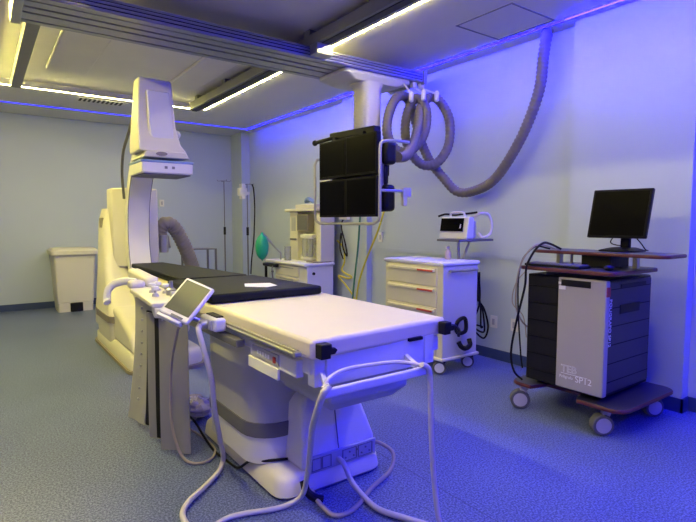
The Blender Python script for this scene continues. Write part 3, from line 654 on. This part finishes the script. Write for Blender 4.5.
# gas hoses
tag(MB().cable([(4.06,4.85,1.52),(4.03,4.87,1.4),(4.01,4.95,1.2),(3.96,5.08,.9),(3.93,5.2,.6),(3.95,5.3,.3),(4.0,5.4,.1)], .012, 8).build('yellow_hose', 'yellow'), 'yellow gas hose slanting down the wall from the outlet', 'hose')
tag(MB().cable([(3.97,5.2,1.62),(3.955,5.22,1.4),(3.95,5.26,1.0),(3.94,5.32,.6),(3.95,5.38,.3),(3.97,5.45,.05)], .012, 8).build('green_hose', 'greenc'), 'dark green gas hose hanging down the pilaster', 'hose')
tag(MB().cable([(3.93,5.70,1.1),(3.98,5.62,1.0),(3.95,5.56,.82),(3.94,5.6,.7),(3.95,5.40,.63),(3.96,5.5,.60),(3.93,5.68,.62),(3.94,5.5,.5),(3.96,5.35,.35),(3.97,5.2,.1)], .012, 8).build('yellow_hose', 'yellow'), 'tangled yellow gas hose beside the anaesthesia machine', 'hose')
tag(MB().cable([(3.97,5.58,1.42),(3.93,5.60,1.3),(3.94,5.52,1.05),(3.95,5.50,.9),(3.93,5.56,1.0),(3.94,5.62,1.2),(3.95,5.66,1.0),(3.96,5.60,.85)], .010, 8).build('black_cable', 'cableb'), 'black cables bunched beside the anaesthesia machine', 'cable')
tag(MB().box(3.93,3.99,5.48,5.66,1.38,1.45).build('gas_outlet', 'paper', bev=.01), 'white gas outlet block on the pilaster above the tangled hoses', 'outlet')

# ------------------------------------------------------------ casters helper
def caster(name, t, x_, y_, r_, ztop, swivel=0.0, wheelm='wheel', hubm='wheel'):
    a = swivel; d = Vector((math.cos(a), math.sin(a), 0)); n = Vector((-d.y, d.x, 0))
    top = Vector((x_,y_,ztop)); hub = Vector((x_,y_,r_))+d*.03
    w_ = r_*.32
    f_ = MB().cyl(top-Vector((0,0,.03)), top, r_*.4)
    f_.loft([[top+n*w_*.9*i-d*r_*.4*j-Vector((0,0,.02)) for i,j in ((-1,-1),(1,-1),(1,1),(-1,1))], [hub+n*w_*1.35*i-d*r_*.25*j for i,j in ((-1,-1),(1,-1),(1,1),(-1,1))]])
    fo = f_.build(name, wheelm, t, bev=.004)
    m_ = MB(); m_.tube([hub-n*w_*1.5, hub-n*w_*1.2, hub+n*w_*1.2, hub+n*w_*1.5], r_, 22, rf=lambda i: r_*.93 if i in (0,3) else r_)
    wo = m_.build('wheel', 'tyre', fo)
    MB().tube([hub-n*w_*1.6, hub+n*w_*1.6], r_*.72, 18).build('hub', hubm, fo)

# ------------------------------------------------------------ supply cart
t = thing('supply_cart', (3.5, 3.5, 0), 'cream drawer cart on casters with a lavender-lit side by the right wall', 'cart')
t['label'] = 'cream medical drawer cart on casters carrying the patient monitor, by the right wall'
MB().box(3.235,3.675,3.07,3.84,.155,.968).build('body', 'cabside', t, bev=.006)
MB().box(3.215,3.69,3.055,3.86,.967,1.0).build('top', 'paper', t, bev=.01)
MB().box(3.21,3.695,3.05,3.85,.13,.158).build('bumper', 'cream', t, bev=.01)
MB().box(3.228,3.236,3.072,3.838,.158,.967).build('front_frame', 'cabin', t)
for (a, b) in ((.785,.950),(.602,.775),(.42,.592),(.18,.41)):
    d_ = MB().box(3.216,3.230,3.14,3.80,a,b).build('drawer', 'cabin', t, bev=.004)
    MB().prism([(3.216,b-.008),(3.195,b-.018),(3.195,b-.04),(3.216,b-.034)], 'y', 3.16, 3.78).build('pull', 'cabin', d_, bev=.003)
    MB().box(3.190,3.196,3.17,3.36,b-.036,b-.02).build('label_strip', 'red', d_)
MB().cyl((3.28,3.03,.925),(3.63,3.03,.925), .012).cyl((3.30,3.03,.925),(3.30,3.075,.925), .008).cyl((3.61,3.03,.925),(3.61,3.075,.925), .008).build('side_handle', 'steel', t)
MB().tube(catmull([(3.36,3.035,.42),(3.38,3.03,.48),(3.46,3.03,.50),(3.485,3.03,.44),(3.46,3.02,.38),(3.39,3.035,.37)],6,True), .018, 8, closed=True).build('cable_coil', 'black', t)
MB().tube(catmull([(3.40,3.04,.29),(3.42,3.02,.245),(3.48,3.02,.225),(3.53,3.02,.25),(3.54,3.04,.30)],6), .022, 8).build('hook', 'black', t)
for (x_, y_, sw) in ((3.29,3.12,2.35),(3.66,3.12,2.35),(3.29,3.79,2.35),(3.66,3.79,2.35)): caster('caster', t, x_, y_, .060, .132, sw, 'black', 'paper')
MB().cyl((3.67,3.30,1.0),(3.67,3.30,1.17), .014).cyl((3.69,3.26,1.0),(3.73,3.22,1.17),.012).build('monitor_pole', 'steel', t)
MB().box(3.50,3.98,3.14,3.42,1.17,1.19).build('monitor_tray', 'dgrey', t, bev=.004)
t = thing('patient_monitor', (3.66, 3.3, 1.19), 'white patient monitor with a dark screen standing over the supply cart', 'patient monitor')
MB().loft([[(3.585,3.13,1.192),(3.585,3.48,1.192),(3.585+.04,3.48,1.40),(3.585+.04,3.13,1.40)],[(3.72,3.16,1.192),(3.72,3.45,1.192),(3.72,3.45,1.39),(3.72,3.16,1.39)]]).build('case', 'white', t, bev=.012, seg=3)
so = MB().obox((3.601,3.325,1.325), (.003,0,.0006), (0,.14,0), (.0095,0,.06)).build('screen', 'screen', t)
MB().obox((3.5965,3.215,1.315), (.003,0,.0006), (0,.006,0), (.0075,0,.022)).build('readouts', 'orangel', so)
MB().tube(catmull([(3.66,3.22,1.395),(3.66,3.23,1.43),(3.66,3.27,1.44),(3.66,3.35,1.44),(3.66,3.39,1.43),(3.66,3.40,1.395)],5), .010, 8).build('handle', 'white', t)
MB().box(3.72,3.80,3.2,3.42,1.2,1.36).build('rear_module', 'grey', t, bev=.01)
tag(MB().cable([(3.73,3.17,1.40),(3.76,3.12,1.43),(3.84,3.10,1.42),(3.89,3.10,1.33),(3.86,3.09,1.24),(3.77,3.10,1.21),(3.74,3.13,1.25)], .012, 8).build('monitor_cable', 'cablew'), 'grey cable looped at the right side of the patient monitor', 'cable')
tag(MB().cable([(3.62,3.52,1.405),(3.66,3.46,1.425),(3.70,3.38,1.415),(3.70,3.28,1.425),(3.70,3.2,1.43),(3.74,3.14,1.44)], .010, 8).build('sensor_cable', 'cableb'), 'black sensor cable lying over the top of the patient monitor', 'cable')
t = thing('spray_bottle', (3.56, 3.33, 1.0), 'small translucent pink spray bottle on the supply cart', 'bottle')
MB().lathe([(.028,1.001),(.03,1.004),(.03,1.07),(.012,1.092),(.011,1.102)], (3.56,3.33,0), 16).build('bottle', 'bottle', t)
MB().box(3.535,3.58,3.32,3.34,1.100,1.125).build('nozzle', 'paper', t, bev=.004)
tag(MB().prism([(3.28,3.55),(3.42,3.55),(3.42,3.78),(3.28,3.78)], 'z', 1.0005, 1.003).build('paper_sheet', 'paper'), 'white paper sheet on the left end of the supply cart', 'paper')
LB = ['black cable making the widest loop behind the supply cart', 'black cable making the middle loop behind the supply cart', 'black cable making the tightest loop behind the supply cart']
for k in range(3):
    o = MB().cable([(a_, b_-.045, c_) for a_, b_, c_ in [(3.86+k*.03,3.34,.90),(3.88+k*.03,3.31,.74),(3.90+k*.02,3.35-k*.02,.54),(3.92+k*.02,3.40,.36),(3.98-k*.02,3.36,.24+k*.05),(4.03-k*.02,3.31,.20+k*.06),(4.05-k*.03,3.285+k*.02,.32),(4.0,3.30+k*.02,.5),(3.94+k*.02,3.34,.62),(3.92+k*.02,3.33,.86)]], .009, 8).build('black_cable', 'cableb')
    tag(o, LB[k], 'cable', 'cables behind the supply cart')

# ------------------------------------------------------------ wall sockets
def socket(p, ax, label, m='socket'):
    t = thing('wall_socket', p, label, 'wall socket', 'wall plates'); x_, y_, z_ = p
    if ax == 'x':
        MB().box(x_-.012, x_, y_-.04, y_+.04, z_-.06, z_+.06).build('plate', m, t, bev=.004)
        MB().box(x_-.016, x_-.011, y_-.015, y_+.015, z_-.03, z_+.03).build('insert', 'grey', t)
    else:
        MB().box(x_-.04, x_+.04, y_-.012, y_, z_-.06, z_+.06).build('plate', m, t, bev=.004)
        MB().box(x_-.015, x_+.015, y_-.016, y_-.011, z_-.03, z_+.03).build('insert', 'grey', t)
socket((4.08,3.19,.37), 'x', 'white wall socket low on the right wall nearer the supply cart')
socket((4.08,2.95,.375), 'x', 'white wall socket low on the right wall nearer the recorder cart')
socket((4.08,4.95,1.16), 'x', 'white wall socket halfway up between the cart and the pilaster')
socket((4.08,4.78,1.58), 'x', 'grey outlet plate on the wall just right of the monitor bank', 'grey')
socket((2.615,9.22,1.68), 'y', 'white switch plate on the back wall right of the C-arm')
socket((4.08,2.70,.13), 'x', 'small white socket by the baseboard behind the recorder cart')

# ------------------------------------------------------------ recorder cart
t = thing('recorder_cart', (3.45, 1.9, 0), 'black and grey polygraph recorder cart with burgundy-edged shelves at the right', 'cart')
MB().box(3.17,3.78,1.63,2.19,.225,.985).build('cabinet', 'cartb', t, bev=.008)
pz = [.30,.42,.54,.66,.78,.90]
MB().box(3.19,3.765,1.622,1.631,.25,.97).build('side_panel', mat('cart_side_grey', (0.05,0.05,0.055), 0.45, spec=.3), t, bev=.003)
for z in pz: MB().box(3.164,3.171,1.93,2.18,z,z+.006).build('front_groove', 'bezel', t); MB().box(3.2,3.76,1.6205,1.6225,z+.02,z+.025).build('side_groove', 'bezel', t)
dr = MB().box(3.12,3.17,1.60,1.925,.245,.985).build('front_door', 'door', t, bev=.008)
MB().box(3.115,3.121,1.70,1.90,.93,.972).build('door_slot', 'black', dr)
for a in ((1.87,1.915,.905,.93),(1.885,1.92,.94,.955)): MB().box(3.116,3.121,*a).build('sticker', 'paper', dr)
MB().box(3.125,3.168,1.597,1.601,.885,.945).build('red_sticker', 'redbtn', dr)
text('POLIGRAFO SP12', .040, 'text', dr, (3.162,1.5975,.87), (0,0,-1), (1,0,0), 'side_print')
text('TEB', .066, 'text', dr, (3.1190,1.885,.357), (0,-1,0), (0,0,1), 'brand_print', outline=True)
MB().box(3.1175,3.1205,1.70,1.885,.345,.348).build('brand_line', 'text', dr)
text('Poligrafo', .027, 'text', dr, (3.1190,1.895,.315), (0,-1,0), (0,0,1), 'model_print')
text('SP12', .058, 'text', dr, (3.1190,1.785,.305), (0,-1,0), (0,0,1), 'model_print')
for a in ((3.34,3.68,.925,.95),(3.34,3.60,.755,.815)): MB().box(a[0],a[1],1.618,1.624,a[2],a[3]).build('side_vent', 'black', t)
def edged(poly_r, z0, z1, name):
    o = MB().loft([[(a,b,z) for a,b in poly_r] for z in (z0,z1)]).build(name, 'burg', t, bev=.006)
    cx = sum(a for a,b in poly_r)/len(poly_r); cy = sum(b for a,b in poly_r)/len(poly_r)
    MB().loft([[(cx+(a-cx)*.985,cy+(b-cy)*.985,z) for a,b in poly_r] for z in (z1-.001,z1+.001)]).build('laminate', 'shelf', o)
edged(rrect(3.09,3.70,1.54,2.22,.05), 1.018, 1.043, 'keyboard_shelf')
edged(rrect(3.28,3.60,1.33,2.25,.06), 1.128, 1.15, 'monitor_shelf')
MB().box(3.35,3.60,1.70,1.90,1.044,1.128).build('shelf_box', 'black', t, bev=.004)
for y_ in (1.60,2.15): MB().box(3.5,3.54,y_,y_+.03,1.044,1.128).build('shelf_post', 'steel', t)
MB().cyl((3.4,2.0,1.05),(3.4,2.0,1.13),.01).build('shelf_post', 'steel', t)
base = [(a,b) for a,b in rrect(3.10,3.86,1.46,2.28,.09)]; base = base[:12]+[(3.10,2.10),(3.24,2.06),(3.24,1.80),(3.10,1.76)]+base[12:]
edged(base, .175, .20, 'base_frame')
MB().box(3.26,3.76,1.68,2.15,.195,.228).build('plinth', 'black', t)
for (x_, y_, sw) in ((3.16,2.19,2.3),(3.18,1.60,2.5),(3.78,1.56,2.6),(3.78,2.2,2.4)): caster('caster', t, x_, y_, .068, .175, sw)
# things on the cart
t = thing('computer_monitor', (3.5, 1.72, 1.15), 'black computer monitor on the upper shelf of the recorder cart', 'monitor')
th = math.radians(-6)
cm = Vector((3.50,1.725,1.405)); ay = Vector((math.sin(math.radians(-8)), math.cos(math.radians(-8)), 0)); az = Vector((.13,-.06,1)).normalized(); ax_ = ay.cross(az)
MB().obox(cm, ax_*.018, ay*.185, az*.165).build('housing', 'bezel', t, bev=.006)
MB().obox(cm-ax_*.0175 if ax_.x > 0 else cm+ax_*.0175, ax_*.002, ay*.168, az*.148).build('screen', 'screen', t)
MB().obox((3.545,1.70,1.27), (.018,0,0), (0,.03,0), (.0,0,.12)).build('stand_neck', 'bezel', t, bev=.008)
MB().loft([rr3(3.42,3.66,1.60,1.84,.05,1.152), rr3(3.42,3.66,1.60,1.84,.05,1.16), rr3(3.47,3.62,1.65,1.78,.04,1.178)]).build('stand_foot', 'bezel', t)
MB().cable([(3.53,1.77,1.26),(3.54,1.80,1.21),(3.58,1.77,1.19),(3.6,1.7,1.19)], .004, 6).build('cord', 'cableb', t)
MB().cable([(3.53,1.64,1.26),(3.54,1.60,1.21),(3.56,1.58,1.17),(3.6,1.58,1.16)], .004, 6).build('cord', 'cableb', t)
t = thing('keyboard', (3.2, 1.95, 1.045), 'black keyboard on the lower shelf of the recorder cart', 'keyboard')
MB().box(3.12,3.26,1.78,2.19,1.0455,1.062).build('body', 'black', t, bev=.004)
kk = MB()
for i in range(5):
    for j in range(18): kk.box(3.13+i*.025,3.15+i*.025,1.79+j*.022,1.807+j*.022,1.062,1.068)
kk.build('keys', 'dgrey', t)
t = thing('mouse', (3.20,1.63,1.044), 'black computer mouse on the lower shelf of the recorder cart', 'mouse')
MB().ball((3.20,1.63,1.062), .035, 12, (1.3,.8,.5)).build('shell', 'black', t)
MB().cable([(3.24,1.63,1.07),(3.3,1.60,1.06),(3.4,1.66,1.052),(3.5,1.72,1.05)], .003, 6).build('cord', 'cableb', t)
tag(MB().cable([(3.34,2.05,1.16),(3.22,2.06,1.20),(3.12,2.05,1.205),(3.07,2.08,1.15),(3.06,2.13,1.04),(3.075,2.15,.9),(3.075,2.21,.65),(3.075,2.25,.42),(3.085,2.23,.28),(3.13,2.19,.215)], .008, 8).build('black_cable', 'cableb'),
    'black cable arching over both shelves and hanging down to the base of the recorder cart', 'cable')
tag(MB().cable([(3.32,2.08,1.16),(3.2,2.10,1.19),(3.12,2.12,1.18),(3.07,2.16,1.10),(3.07,2.20,1.0),(3.10,2.24,.86),(3.14,2.26,.72),(3.2,2.25,.62),(3.3,2.24,.55)], .006, 8).build('grey_cable', 'cableg'),
    'greyish cable arching over both shelves and turning in behind the recorder cart', 'cable')
tag(MB().cable([(3.3,2.11,1.16),(3.18,2.13,1.18),(3.12,2.15,1.15),(3.08,2.18,1.08),(3.09,2.215,.95),(3.12,2.23,.7),(3.16,2.23,.4),(3.2,2.24,.28)], .006, 8).build('black_cable', 'cableb'),
    'thinner black cable hanging straight down against the left side of the recorder cart', 'cable')
tag(MB().cable([(3.2,2.22,1.01),(3.18,2.30,.9),(3.2,2.34,.75),(3.22,2.26,.66),(3.24,2.24,.5)], .004, 6).build('grey_cable', 'cableg'), 'thin grey cable hanging between the recorder cart and the wall', 'cable')
